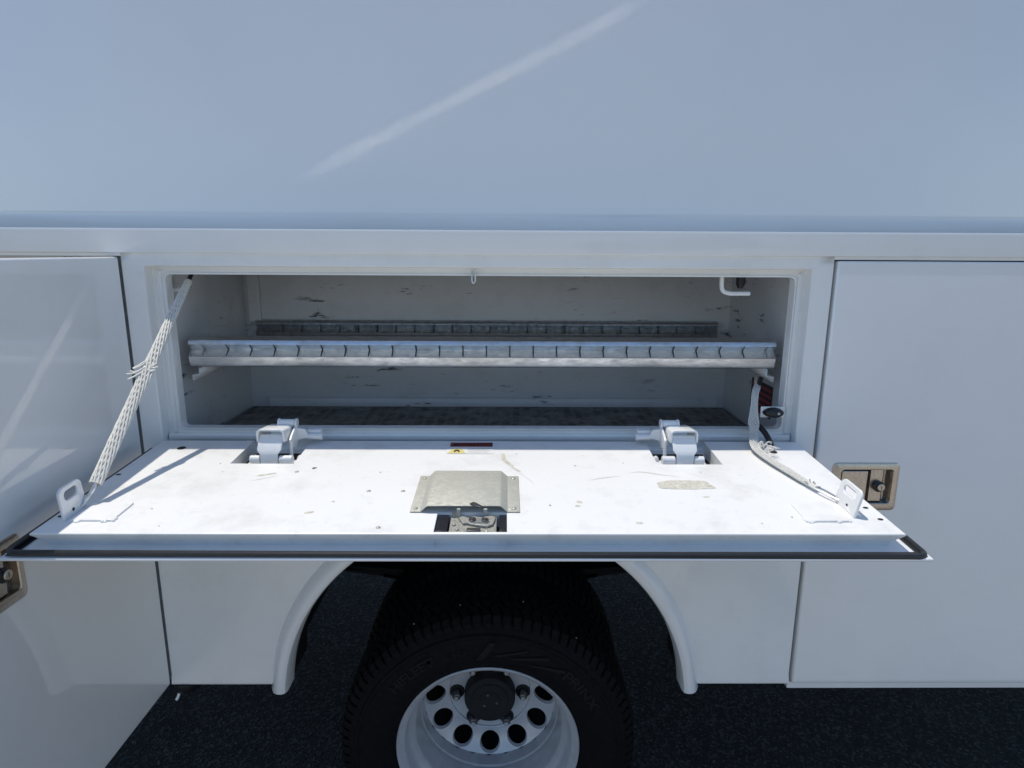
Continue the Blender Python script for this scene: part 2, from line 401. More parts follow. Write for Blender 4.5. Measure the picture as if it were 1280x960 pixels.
shelf_rail(.425, -.703, .600, 1.407, .85, .0531, -.682, GALVD)
for x, s in ((-.700, -1), (.604, 1)):
    bm = nb()
    pr = [(0, .0), (0, -.016), (s*.016, -.0175), (s*.016, -.030)]
    pr = [(x-s*.006+a, 1.3395+b) for a, b in pr]
    a = [bm.verts.new((px, .064, pz)) for px, pz in pr]; b = [bm.verts.new((px, .40, pz)) for px, pz in pr]
    for i in range(3): bm.faces.new((a[i], a[i+1], b[i+1], b[i]))
    finish('shelf_bracket', bm, INSIDE, ROOT, solid=.0028)

# small hardware in the opening
bm = nb(); tube(bm, spline([(.478, .065, 1.556), (.478, .064, 1.530), (.482, .063, 1.516), (.496, .062, 1.511), (.515, .062, 1.5105), (.541, .062, 1.5105)], 24), .0048, 10)
finish('interior_hook', bm, BODY, ROOT)
bm = nb(); tube(bm, [(.533, .10, 1.556), (.533, .10, 1.53), (.533, .10, 1.520)], [.012, .012, .006], 14, ry=[.010, .010, .005])
finish('rubber_stop', bm, BLACKR, ROOT)
bm = nb(); box(bm, .573, .628, .0225, .0258, 1.237, 1.262); finish('bumper_plate', bm, FRAME, ROOT, bevel=.003)
bm = nb()
c = Vector((.600, .0215, 1.2495))
rings = []
for y, k in ((0.001, 1.0), (-.006, 1.0), (-.012, .86), (-.015, .55), (-.0155, .2)):
    rings.append([bm.verts.new((c.x+.023*k*math.cos(a)*(1 if k == 1 else 1), c.y+y, c.z+.0115*k*math.sin(a)*(.35+.65*abs(math.sin(a))**.3))) for a in [2*math.pi*i/24 for i in range(24)]])
for a, b in zip(rings, rings[1:]): bridge(bm, a, b)
bm.faces.new(rings[-1])
bp = finish('rubber_bumper', bm, BLACKR, ROOT)
bm = nb(); dome(bm, (.607, .0065, 1.2495), (0, -1, 0), .0035, .003); finish('bumper_screw', bm, GALV, bp, loc=Matrix())
bm = nb(); tube(bm, [(-.740, .07, 1.5135), (-.722, .07, 1.5135)], .0055, 12); finish('latch_pin', bm, BODY, ROOT, bevel=.001)
bm = nb(); tube(bm, spline([(-.0725, .020, 1.5655), (-.0725, .0195, 1.545), (-.0725, .0195, 1.5375), (-.069, .0195, 1.533), (-.0655, .0195, 1.5375), (-.0655, .0195, 1.545), (-.0655, .020, 1.5655)], 36), .0021, 8)
finish('striker_loop', bm, GALV, ROOT)

# ------------------------------------------------------------------ drop-down door (local: x along, -y out, z up)
TILT = R(4.2)
DM = Matrix.Translation((0, -.015, 1.192)) @ Matrix.Rotation(TILT, 4, 'X')
DL = Matrix.Translation(-ROOT.location) @ DM
U = [-.745, -.549, -.423, -.114, .003, .306, .437, .637]; Vv = [0.002, .126, .330, .3945, .398]
cut = {(1, 0), (5, 0), (3, 2)}
SK = -.0285
bm = nb()
for i in range(7):
    for j in range(4):
        if (i, j) in cut: continue
        quad(bm, [(U[i], -Vv[j], 0), (U[i+1], -Vv[j], 0), (U[i+1], -Vv[j+1], 0), (U[i], -Vv[j+1], 0)])
for i, j in cut:
    a, b, c, d = U[i], U[i+1], -Vv[j], -Vv[j+1]
    q = [(a, c), (b, c), (b, d), (a, d)]
    for k in range(4):
        if j == 0 and k == 0: continue
        (xa, ya), (xb, yb) = q[k], q[(k+1) % 4]
        dy = .0125 if (j == 2 and k == 2) else 0
        quad(bm, [(xa, ya, 0), (xb, yb, 0), (xb, yb+dy, SK), (xa, ya+dy, SK)])
bmesh.ops.remove_doubles(bm, verts=bm.verts, dist=1e-5)
# rounded, undercut rim of the inner pan
rim = [(0, 0), (.0016, -.0006), (.0022, -.0022), (.0014, -.0040), (-.011, -.0210), (-.0125, -.0285)]
lo = [[bm.verts.new((x+sx*o, y+sy*o, z)) for x, y, sx, sy in ((U[0], -Vv[0], -1, 0), (U[0], -Vv[4], -1, -1), (U[7], -Vv[4], 1, -1), (U[7], -Vv[0], 1, 0))] for o, z in rim]
for a, b in zip(lo, lo[1:]):
    for k in range(3): bm.faces.new((a[k], a[k+1], b[k+1], b[k]))
bmesh.ops.remove_doubles(bm, verts=bm.verts, dist=1e-5)
DOOR = finish('drop_door', bm, PAN, ROOT, loc=DL, ang=28)
DOOR['label'] = 'sunlit white drop-down door lying open, dirty inner pan'
I4 = Matrix()
SX0, SX1, SV = -.7825, .672, .4265
bm = nb(); box(bm, SX0, SX1, -SV, .012, SK-.0055, SK)
finish('door_skin', bm, DOORM, DOOR, loc=I4, bevel=.0022, seg=3)
# rubber bulb gasket round three sides
bm = nb()
gi = .0072
path = [(SX0+gi, .0, SK+.006)]
for cx, cy, a0 in ((SX0+gi+.016, -SV+gi+.016, 180), (SX1-gi-.016, -SV+gi+.016, 270)):
    for k in range(7):
        a = R(a0+15*k); path.append((cx+.016*math.cos(a), cy+.016*math.sin(a), SK+.006))
path.append((SX1-gi, .0, SK+.006))
path = [(x, y-(.0030*(x-SX0)/(SX1-SX0) if y < -.35 else 0), z-.0045*(x-SX0)/(SX1-SX0)) for x, y, z in path]
tube(bm, path, .0049, 10, refv=(0, 0, 1))
finish('door_gasket', bm, GASKET, DOOR, loc=I4)
bm = nb()
o1 = [(SX0+.006, -.002), (SX0+.006, -SV+.006), (SX1-.006, -SV+.006), (SX1-.006, -.002)]
o2 = [(SX0+.019, -.002), (SX0+.019, -SV+.019), (SX1-.019, -SV+.019), (SX1-.019, -.002)]
for k in range(3):
    quad(bm, [(*o1[k], SK+.0012), (*o1[k+1], SK+.0012), (*o2[k+1], SK+.0012), (*o2[k], SK+.0012)])
finish('gasket_carrier', bm, GASKET, DOOR, loc=I4)
# pan holes, rivets, weld plates, marks
def disc(bm, x, y, r, z, n=14, sx=1.0):
    bm.faces.new([bm.verts.new((x+r*sx*math.cos(2*math.pi*k/n), y+r*math.sin(2*math.pi*k/n), z)) for k in range(n)])
for x, v, r in ((-.685, .046, .0088), (.566, .060, .0085)):
    bm = nb(); disc(bm, x, -v, r, .0006, 18); finish('drain_hole', bm, HOLE, DOOR, loc=I4)
for x, v in ((-.747+.012, .345), (-.738, .18), (.631-.008, .311), (.625, .352)):
    bm = nb(); disc(bm, x, -v, .0035, .0006, 10, 1.4); finish('bolt_hole', bm, HOLE, DOOR, loc=I4)
for x, v in ((-.247, .249), (-.185, .249), (-.204, .381), (-.404, .165)):
    bm = nb(); dome(bm, (x, -v, 0), (0, 0, 1), .0042, .0016, 10); finish('plug_rivet', bm, ZINC, DOOR, loc=I4)
def blob(n, seed, rx, ry, amp, z, cx, cy, rot=0):
    rnd = random.Random(seed); ph = [rnd.uniform(0, 6.28) for _ in range(5)]
    pts = []
    for k in range(n):
        a = 2*math.pi*k/n; q = 1+amp*sum(math.sin((i+2)*a*1.0+ph[i])/(i*.5+1.4) for i in range(5))*.5+rnd.uniform(-amp, amp)*.25
        e = .45
        x = rx*math.copysign(abs(math.cos(a))**e, math.cos(a))*q; y = ry*math.copysign(abs(math.sin(a))**e, math.sin(a))*q
        pts.append((cx+x*math.cos(rot)-y*math.sin(rot), cy+x*math.sin(rot)+y*math.cos(rot), z))
    return pts
bm = nb(); bm.faces.new([bm.verts.new(p) for p in blob(90, 3, .047, .019, .16, .0005, .336, -.221)])
finish('adhesive_residue', bm, RESID, DOOR, loc=I4)
for i, (x, v, a, b, r) in enumerate(((-.004, .088, .004, .016, .1), (.004, .118, .004, .020, .45), (.020, .150, .0025, .016, .6))):
    bm = nb(); bm.faces.new([bm.verts.new(p) for p in blob(24, 11+i, a, b, .25, .0005, x, -v, r)]); finish('tan_stain', bm, STAIN, DOOR, loc=I4)
for i, (x, v, a, b, r) in enumerate(((-.457, .178, .017, .003, .35), (-.375, .148, .004, .0035, .4), (.13, .29, .005, .004, 0), (.125, .305, .004, .003, .5), (.36, .27, .006, .002, .2), (-.33, .33, .007, .003, .3), (.22, .365, .006, .003, 0), (-.30, .29, .003, .002, 0))):
    bm = nb(); bm.faces.new([bm.verts.new(p) for p in blob(20, 31+i, a, b, .3, .0005, x, -v, r)]); finish('paint_scuff', bm, STAIN if i not in (1,) else CHIP, DOOR, loc=I4)
for pts in ([(.235, .172), (.262, .163), (.300, .176), (.345, .190)], [(.150, .205), (.19, .190), (.225, .182)], [(-.48, .21), (-.455, .196), (-.43, .182)], [(.02, .155), (.05, .21), (.055, .24)]):
    bm = nb(); sp = spline([(x, -v, .0005) for x, v in pts], 14)
    for i, (p, q) in enumerate(zip(sp, sp[1:])):
        w0, w1 = .0008*math.sin(math.pi*(i+.2)/14.4), .0008*math.sin(math.pi*(i+1.2)/14.4)
        quad(bm, [p+Vector((0, w0, 0)), p-Vector((0, w0, 0)), q-Vector((0, w1, 0)), q+Vector((0, w1, 0))])
    bmesh.ops.remove_doubles(bm, verts=bm.verts, dist=1e-6)
    finish('paint_scratch', bm, STAIN, DOOR, loc=I4)
rnd = random.Random(5)
for i in range(16):
    x, v = rnd.uniform(-.62, .50), rnd.uniform(.07, .385)
    if -.17 < x < .035 and v > .16: continue
    bm = nb(); bm.faces.new([bm.verts.new(p) for p in blob(12, 61+i, rnd.uniform(.001, .0022), rnd.uniform(.0008, .0014), .3, .0006, x, -v, rnd.uniform(0, 3))])
    finish('paint_chip', bm, CHIP, DOOR, loc=I4)
for x0, x1, v0, v1, s in ((-.706, -.640, .300, .362, 1), (.497, .569, .302, .362, -1)):
    bm = nb(); box(bm, x0, x1, -v1, -v0, -.0005, .0032); finish('weld_plate', bm, PAN, DOOR, loc=I4, bevel=.0008)
    bm = nb()
    for k in range(26):
        t = rnd.random(); side = rnd.choice((0, 0, 1, 2))
        px, py = ((x0+(x1-x0)*(.05+.25*t if t < .6 else .75+.3*(t-.6)), -v1) if side == 0 else ((x1 if s > 0 else x0), -v1+.012*t) if side == 1 else ((x0 if s > 0 else x1), -v1+.010*t))
        dome(bm, (px+rnd.uniform(-.0015, .0015), py+rnd.uniform(-.002, .002), .0008), (0, 0, 1), rnd.uniform(.0022, .0042), rnd.uniform(.0018, .0032), 7)
    finish('weld_bead', bm, PAN, DOOR, loc=I4)['kind'] = 'stuff'
# strap brackets: upright plates with a slot
def strap_bracket(u, v0, v1, h, lean):
    bm = nb(); c0, hw = (v0+v1)/2, (v1-v0)/2
    outer = rrect(0, h/2, hw, h/2, .012, 6)
    inner = rrect(0, h*.70, hw*.60, h*.155, h*.150, 6)
    th = .0048
    def W(p, t): 
        x, z = p; return (u+t+lean*z, -(c0+x), max(z, 0.0))
    # square foot
    outer = [(x if z > .015 else math.copysign(hw, x), z if z > .006 else 0) for x, z in outer]
    oa = [bm.verts.new(W(p, 0)) for p in outer]; ob = [bm.verts.new(W(p, th)) for p in outer]
    ia = [bm.verts.new(W(p, 0)) for p in inner]; ib = [bm.verts.new(W(p, th)) for p in inner]
    bridge(bm, oa, ob); bridge(bm, ia, ib); bridge(bm, oa, ia); bridge(bm, ob, ib)
    bmesh.ops.remove_doubles(bm, verts=bm.verts, dist=1e-6)
    o = finish('strap_bracket', bm, BODY, DOOR, loc=I4, bevel=.0012, ang=40)
    bm = nb(); a = rrect(0, 0, .003, .003, .0029, 4)
    bm.faces.new([bm.verts.new((u+lean*.012-.0006*(1 if u > 0 else -1)+(th if u < 0 else 0), -(c0+hw*.15+x), .010+z)) for x, z in a])
    finish('bracket_hole', bm, HOLE, o, loc=I4)
strap_bracket(-.7215, .306, .362, .054, -.03)
strap_bracket(.582, .283, .348, .046, .18)

# warning label on the pan
def flat_text(name, s, size, cx, cy, z, m, parent, sx=1.0, bold=0.0, mtx=I4):
    v, f = text_mesh(s, size, bold); bm = nb(); vv = [bm.verts.new((cx+x*sx, cy+y, z)) for x, y, _ in v]
    for q in f:
        try: bm.faces.new([vv[i] for i in q])
        except ValueError: pass
    return finish(name, bm, m, parent, loc=mtx, normals=False)
bm = nb()
lx0, lx1, lv0, lv1 = -.1225, -.0255, .008, .074
quad(bm, [(lx0, -lv1, .0007), (lx1, -lv1, .0007), (lx1, -lv0, .0007), (lx0, -lv0, .0007)], 0)
quad(bm, [(lx0+.004, -.036, .0010), (lx1-.002, -.036, .0010), (lx1-.002, -.012, .0010), (lx0+.004, -.012, .0010)], 1)
quad(bm, [(lx0+.001, -.072, .0010), (lx0+.040, -.072, .0010), (lx0+.030, -.047, .0010), (lx0+.012, -.047, .0010)], 2)
for k in range(4): quad(bm, [(lx0+.044, -.047-.0065*k, .0010), (lx1-.006-.006*(k % 2), -.047-.0065*k, .0010), (lx1-.006-.006*(k % 2), -.0455-.0065*k, .0010), (lx0+.044, -.0455-.0065*k, .0010)], 4)
ar = [(lx0+.0205+.0065*math.cos(R(a)), -.066+.013*math.sin(R(a))) for a in range(0, 181, 20)]; ai = [(lx0+.0205+.003*math.cos(R(a)), -.066+.006*math.sin(R(a))) for a in range(0, 181, 20)]
for k in range(9): quad(bm, [(*ar[k], .0013), (*ar[k+1], .0013), (*ai[k+1], .0013), (*ai[k], .0013)], 3)
GREYP = plain('label_fine_print', (.45, .45, .44), .5, 0, .1, 90, 0)
finish('warning_label', bm, [PRINTW, PRINTR, PRINTY, PRINTK, GREYP], DOOR, loc=I4, normals=False)
flat_text('label_lettering', 'WARNING', .021, -.068, -.024, .0014, PRINTK, DOOR, .80, .0006)
bm = nb(); quad(bm, [(-.1145, -.031, .0014), (-.1025, -.031, .0014), (-.1085, -.017, .0014)][:3]+[(-.1086, -.017, .0014)])
finish('label_symbol', bm, PRINTK, DOOR, loc=I4, normals=False)

# ------------------------------------------------------------------ hinges
def hinge(cu, s):
    def P(x, v, w): return (cu+s*x, -v, w)
    def bx(bm, x0, x1, v0, v1, w0, w1): 
        a, b = sorted((cu+s*x0, cu+s*x1)); box(bm, a, b, -v1, -v0, w0, w1)
    # inverted channel lever
    bm = nb()
    pr = [(-.0305, .030), (-.0305, .049), (-.0285, .0545), (-.023, .0575), (.019, .0575), (.0245, .0545), (.0265, .049), (.0265, .030)]
    back = .018
    a = [bm.verts.new(P(x, .086, w)) for x, w in pr]; b = [bm.verts.new(P(x, back, w-.012)) for x, w in pr]
    for i in range(7): bm.faces.new((a[i], a[i+1], b[i+1], b[i]))
    h = finish('hinge', bm, HING, ROOT, loc=DL, solid=.0038, bevel=.0008)
    h['label'] = 'white spring hinge of the drop-down door'
    # strap arm dropping into the pocket
    bm = nb()
    pts = [(.024, .078, .043), (.0245, .092, .029), (.0245, .100, .018), (.018, .104, .010), (.0175, .106, -.012)]
    f1 = [[bm.verts.new(P(sg*x-.002, v+d, w)) for x, v, w in pts] for d in (0, -.005) for sg in (-1, 1)]
    for L_, R_ in ((f1[0], f1[1]), (f1[2], f1[3]), (f1[0], f1[2]), (f1[1], f1[3])):
        for i in range(4): bm.faces.new((L_[i], L_[i+1], R_[i+1], R_[i]))
    for i in (0, 4): bm.faces.new((f1[0][i], f1[1][i], f1[3][i], f1[2][i]))
    finish('hinge_arm', bm, HING, h, loc=I4, bevel=.0012)
    for x0, x1 in ((-.042, -.021), (.0175, .044)):
        bm = nb(); cyl(bm, P(x0, .098, -.003), P(x1, .098, -.003), .0088, 18); finish('pivot_barrel', bm, HING, h, loc=I4, bevel=.0012)
    bm = nb(); xa, xb = sorted((cu+s*-.070, cu+s*.052)); quad(bm, [(xa, -.006, SK+.0006), (xb, -.006, SK+.0006), (xb, -.078, SK+.0006), (xa, -.078, SK+.0006)]); finish('pocket_slot', bm, HOLE, h, loc=I4)
    bm = nb(); bx(bm, -.050, .056, .075, .118, -.0245, -.0125); finish('hinge_base', bm, HING, h, loc=I4, bevel=.002)
    for x in (-.040, .052):
        bm = nb(); dome(bm, P(x, .078, -.0125), (0, 0, 1), .0075, .011, 12); finish('hinge_bolt', bm, HING, h, loc=I4)
    # spring housing behind and the sill pivot
    bm = nb(); cyl(bm, P(-.002, .026, .0505), P(.030, .026, .0505), .0080, 16); finish('spring_barrel', bm, HING, h, loc=I4, bevel=.001)
    for x in (-.005, .031):
        bm = nb(); tube(bm, [P(x, .026, .0505), P(x+.004, .026, .0505)], .0098, 16); finish('spring_washer', bm, HING, h, loc=I4, bevel=.001)
    bm = nb()
    side = [(.018, .062), (.018, .012), (.034, -.004), (.060, .004), (.072, .030), (.060, .052), (.040, .066)]
    side = [(.018, .042), (.032, .046), (.058, .037), (.072, .029), (.070, .012), (.045, .002), (.022, .010)]
    a = [bm.verts.new(P(.030, v, w)) for v, w in side]; b = [bm.verts.new(P(.0345, v, w)) for v, w in side]
    bridge(bm, a, b); bm.faces.new(a); bm.faces.new(b)
    finish('side_lever', bm, HING, h, loc=I4, bevel=.001)
    bm = nb()
    pl = [(.034, .040), (.050, .036), (.056, .018), (.034, .012)]
    a = [bm.verts.new(P(x, .030-.2*(x-.034), w)) for x, w in pl]; b = [bm.verts.new(P(x, .024-.2*(x-.034), w)) for x, w in pl]
    bridge(bm, a, b); bm.faces.new(a); bm.faces.new(b)
    finish('lever_web', bm, HING, h, loc=I4, bevel=.001)
    bm = nb(); cyl(bm, P(.050, .020, .018), P(.078, .020, .018), .0066, 16); finish('sill_pivot', bm, HING, h, loc=I4, bevel=.001)
    bm = nb(); cyl(bm, P(.078, .020, .018), P(.084, .020, .018), .0082, 6); finish('pivot_nut', bm, HING, h, loc=I4, bevel=.001)
    bm = nb(); bx(bm, .046, .080, -.004, .016, .012, .031); finish('pivot_block', bm, HING, h, loc=I4, bevel=.003)
    bm = nb(); cyl(bm, P(.031, .070, -.016), P(.031, .064, .030), .004, 10); finish('link_rod', bm, HING, h, loc=I4)
hinge(-.4775, 1); hinge(.3655, -1)

# ------------------------------------------------------------------ slam latch in the middle of the drop door
bm = nb(); box(bm, -.1132, .0022, -.383, -.331, SK+.0002, SK+.002)
for a, b in ((-.1135, -.094), (-.010, .0025)): box(bm, a+.0004, b, -.3850, -.3305, SK+.002, -.004)
latch = finish('latch', bm, DARKP, ROOT, loc=DL, bevel=.001); latch['label'] = 'zinc slam latch under a yellowed metal cover plate'
bm = nb()
hat = [(-.161, .0008), (-.143, .0008), (-.133, .0105), (-.130, .0118), (-.010, .0118), (-.007, .0105), (.0035, .0008), (.025, .0008)]
def skew(x, y, w): return x
ya, yb = -.188, -.331
a = [bm.verts.new((x, ya, w)) for x, w in hat]; b = [bm.verts.new((x, yb, w)) for x, w in hat]
for i in range(7): bm.faces.new((a[i], a[i+1], b[i+1], b[i]))
finish('cover_plate', bm, PLATE, latch, loc=I4, solid=.0018, bevel=.0006)
for x, y in ((-.152, -.200), (-.152, -.320), (.015, -.200), (.015, -.320)):
    bm = nb(); dome(bm, (x, y, .0016), (0, 0, 1), .0048, .003, 12); finish('rivet', bm, ZINC, latch, loc=I4)
bm = nb(); box(bm, -.091, -.014, -.3865, -.335, -.012, -.006)
quad(bm, [(-.089, -.336, -.010), (-.083, -.336, -.010), (-.083, -.336, .004), (-.089, -.336, .004)])
finish('latch_body', bm, ZINC, latch, loc=I4, bevel=.001)
bm = nb(); out = [(-.074, -.352), (-.078, -.345), (-.073, -.338), (-.066, -.341), (-.062, -.346), (-.055, -.339), (-.040, -.342), (-.028, -.336), (-.016, -.340), (-.017, -.352), (-.020, -.366), (-.030, -.372), (-.048, -.368), (-.062, -.362), (-.070, -.362)]
a = [bm.verts.new((x, y, -.0058)) for x, y in out]; b = [bm.verts.new((x, y, -.0015)) for x, y in out]
bridge(bm, a, b); bm.faces.new(a); bm.faces.new(b); finish('latch_cam', bm, ZINC, latch, loc=I4, bevel=.0008)
bm = nb(); l2 = rrect(-.0435, -.357, .0165, .0065, .006, 4)
a = [bm.verts.new((x, y, -.0014)) for x, y in l2]; b = [bm.verts.new((x, y, .0008)) for x, y in l2]
bridge(bm, a, b); bm.faces.new(b); finish('latch_link', bm, GALV, latch, loc=I4)
for x, y in ((-.054, -.356), (-.033, -.358)):
    bm = nb(); cyl(bm, (x, y, .0009), (x, y, .0030), .0062, 16); cyl(bm, (x, y, .0030), (x, y, .0045), .0032, 12); finish('latch_pivot', bm, DSTEEL, latch, loc=I4, bevel=.0005)
bm = nb(); box(bm, -.062, -.040, -.386, -.377, -.0058, -.002); finish('strike_plate', bm, DSTEEL, latch, loc=I4, bevel=.0006)
for k, (x, y) in enumerate(((-.078, -.378), (-.030, -.384), (-.084, -.362), (-.068, -.386))):
    bm = nb(); dome(bm, (x, y, -.0058), (0, 0, 1), .0038, .003, 10); finish('latch_rivet', bm, ZINC, latch, loc=I4)
bm = nb(); out = [(-.060, -.328), (-.054, -.322), (-.049, -.325), (-.038, -.337), (-.041, -.342), (-.050, -.336)]
a = [bm.verts.new((x, y, .0145)) for x, y in out]; b = [bm.verts.new((x, y, .0165)) for x, y in out]
bridge(bm, a, b); bm.faces.new(a); bm.faces.new(b); finish('latch_pawl', bm, DSTEEL, latch, loc=I4, bevel=.0005)
for x in (-.081, -.036):
    bm = nb(); box(bm, x, x+.006, -.3375, -.333, -.008, .010); finish('latch_tab', bm, PLATE, latch, loc=I4, bevel=.0006)

# ------------------------------------------------------------------ straps with braided sleeves
def D2W(u, v, w): return DM @ Vector((u, -v, w))
def braid(path, wid, thk, n, pitch, r, side_ref, open_at=()):
    """crossing helical strands laid on a flattened tube"""
    bm = nb(); L = [0]
    for a, b in zip(path, path[1:]): L.append(L[-1]+(b-a).length)
    m = len(path); fr = []
    for i, p in enumerate(path):
        d = (path[min(i+1, m-1)]-path[max(i-1, 0)]).normalized(); s = d.cross(Vector(side_ref)).normalized(); q = s.cross(d).normalized(); fr.append((p, s, q))
    rd = random.Random(3)
    for k in range(n):
        for sg in (1, -1):
            ph = 2*math.pi*k/n + (.12 if sg > 0 else 0)
            jit = [rd.uniform(-.6, .6) for _ in range(6)]
            pts = []
            for i, (p, s, q) in enumerate(fr):
                a = ph+sg*2*math.pi*L[i]/pitch
                t = i/(m-1); w_ = wid[i] if isinstance(wid, list) else wid; h_ = thk[i] if isinstance(thk, list) else thk
                j = sum(jit[e]*math.sin((e+1)*7*t+e*2+k) for e in range(6))*.03
                k2 = 1+.04*math.sin(a*3+k)
                pts.append(p+s*(w_/2*math.cos(a+j)*k2)+q*(h_/2*math.sin(a+j)*k2+(.0004*sg)))
            tube(bm, pts, (r if not isinstance(r, tuple) else r[0 if sg > 0 else 1]), 5)
    return bm
# left strap, stretched tight
Ta = Vector((-.6965, .085, 1.5515)); Tb = D2W(-.7055, .292, .034)
n = 90; lp = [Ta.lerp(Tb, .055+.945*i/n) for i in range(n+1)]
ref = Vector((0.35, -1, 0))
wl = [.0125+.0058*min(1, max(0, (i/n-.04)/.35))**.8*(1.0)+.003*math.exp(-((i/n-.50)/.05)**2) for i in range(n+1)]
bm = nb(); tube(bm, [Ta, Ta.lerp(Tb, .3), Ta.lerp(Tb, .6), Tb], .0045, 8)
strap = finish('retaining_strap', bm, BLACKR, ROOT); strap['label'] = 'taut white braided strap holding the drop-down door'
bm = nb(); tube(bm, lp, [w*.47 for w in wl], 12, ry=.0047, refv=(0.35, -1, 0)); finish('sleeve_core', bm, CORE, strap, loc=I4)
bm = braid(lp, wl, .0098, 11, .30, (.0018, .0015), ref); finish('braided_sleeve', bm, BRAID, strap, loc=I4)
bm = nb(); rd = random.Random(9)
for k in range(9):
    t = .50+rd.uniform(-.035, .05); p = Ta.lerp(Tb, .055+.945*t); d = (Tb-Ta).normalized(); s = d.cross(ref).normalized(); sg = -1 if k % 4 else 1
    if s.x > 0: s = -s
    if k % 4 == 0: s = -s
    out = rd.uniform(.016, .030) if s.x < 0 else rd.uniform(.012, .018); along = rd.uniform(.006, .024)*(1 if s.x < 0 else -1)
    q = Vector((0, -1, .15))*.006
    tube(bm, spline([p-d*.015+q*.8, p+s*out*.5+q*1.2+d*along*.3, p+s*out+d*along+q*rd.uniform(.3, 1.2)], 8), .0017, 5)
finish('frayed_strand', bm, BRAID, strap, loc=I4)
bm = nb(); tube(bm, spline([Tb+Vector((0, .006, .008)), Tb+Vector((.001, -.008, -.006)), D2W(-.7155, .313, .010), D2W(-.7175, .320, .006)], 14), .0034, 8)
finish('end_link', bm, GALV, strap, loc=I4)
# right strap, slack: hangs from the compartment wall and lies on the pan
rp = spline([(.612, .150, 1.300), (.586, .085, 1.296), (.566, .045, 1.285), (.5535, .012, 1.248), (.549, -.006, 1.222), (.5445, -.022, 1.206), D2W(.5345, .035, .016), D2W(.527, .070, .0105), D2W(.534, .120, .009), D2W(.551, .190, .008), D2W(.5655, .250, .008)], 110)
m = len(rp)
wr = []; tr = []
for i in range(m):
    t = i/(m-1); w_ = .0145+.010*math.exp(-((t-.36)/.06)**2)+.010*math.exp(-((t-.62)/.10)**2)+.004*math.exp(-((t-.8)/.1)**2)
    if t > .93: w_ *= max(.35, 1-(t-.93)/.07*.65)
    wr.append(w_); tr.append(.006+.004*math.exp(-((t-.5)/.2)**2))
def refr(i): return (0, -1, .6)
bm = nb(); tube(bm, spline([(.63, .17, 1.300), (.600, .11, 1.299), (.586, .086, 1.296)], 12), .006, 8)
strap2 = finish('retaining_strap', bm, BLACKR, ROOT); strap2['label'] = 'slack frayed white braided strap lying on the drop-down door'
bm = braid(rp, wr, tr, 9, .085, .0012, (.25, -.75, .65)); finish('braided_sleeve', bm, BRAID, strap2, loc=I4)
bm = nb(); tube(bm, rp[60:], [w*.30 for w in wr[60:]], 8, ry=.0020, refv=(.25, -.75, .65)); finish('sleeve_core', bm, PRINTW, strap2, loc=I4)
bm = nb(); rd = random.Random(21)
for k in range(20):
    c = D2W(.534+rd.uniform(0, .014), .050+rd.uniform(0, .045), .012)
    dx = Vector((rd.uniform(.006, .020), rd.uniform(-.014, .010), rd.uniform(.0, .010)))
    tube(bm, spline([c, c+dx*.5+Vector((0, 0, .006)), c+dx], 7), .0010, 5)
finish('frayed_strand', bm, BRAID, strap2, loc=I4)
bm = nb(); a, b = D2W(.562, .236, .008), D2W(.584, .292, .007); dr = (b-a).normalized(); sd = Vector((1, .3, 0)).normalized()
tube(bm, spline([a+sd*.004, a.lerp(b, .5)+sd*.0055, b+sd*.003, b+dr*.004, b-sd*.003, a.lerp(b, .5)-sd*.0055, a-sd*.004], 28), .0019, 7); finish('end_link', bm, GALV, strap2, loc=I4)
bm = nb(); rd = random.Random(2)
for k in range(9): 
    p = a.lerp(b, rd.uniform(-.1, .15)); tube(bm, [p, p+Vector((rd.uniform(-.008, .008), rd.uniform(-.008, .008), rd.uniform(.002, .010)))], .0011, 5)
finish('knot', bm, CORE, strap2, loc=I4)
# black gas-tight wire loop down to the drain hole
bm = nb(); tube(bm, spline([(.566, .048, 1.212), (.5665, .022, 1.2215), (.5705, -.008, 1.214), (.572, -.030, 1.205), (.569, -.056, 1.196), (.567, -.072, 1.183)], 24), .0062, 10)
finish('black_cable', bm, BLACKR, ROOT)
# label on the compartment wall
bm = nb()
quad(bm, [(IX1-.001, .12, 1.205), (IX1-.001, .25, 1.205), (IX1-.001, .25, 1.285), (IX1-.001, .12, 1.285)], 0)
for k in range(5): quad(bm, [(IX1-.0014, .125, 1.208+.015*k), (IX1-.0014, .246, 1.208+.015*k), (IX1-.0014, .246, 1.216+.015*k), (IX1-.0014, .125, 1.216+.015*k)], 1)
finish('interior_label', bm, [PRINTK, PRINTR], ROOT, normals=False)

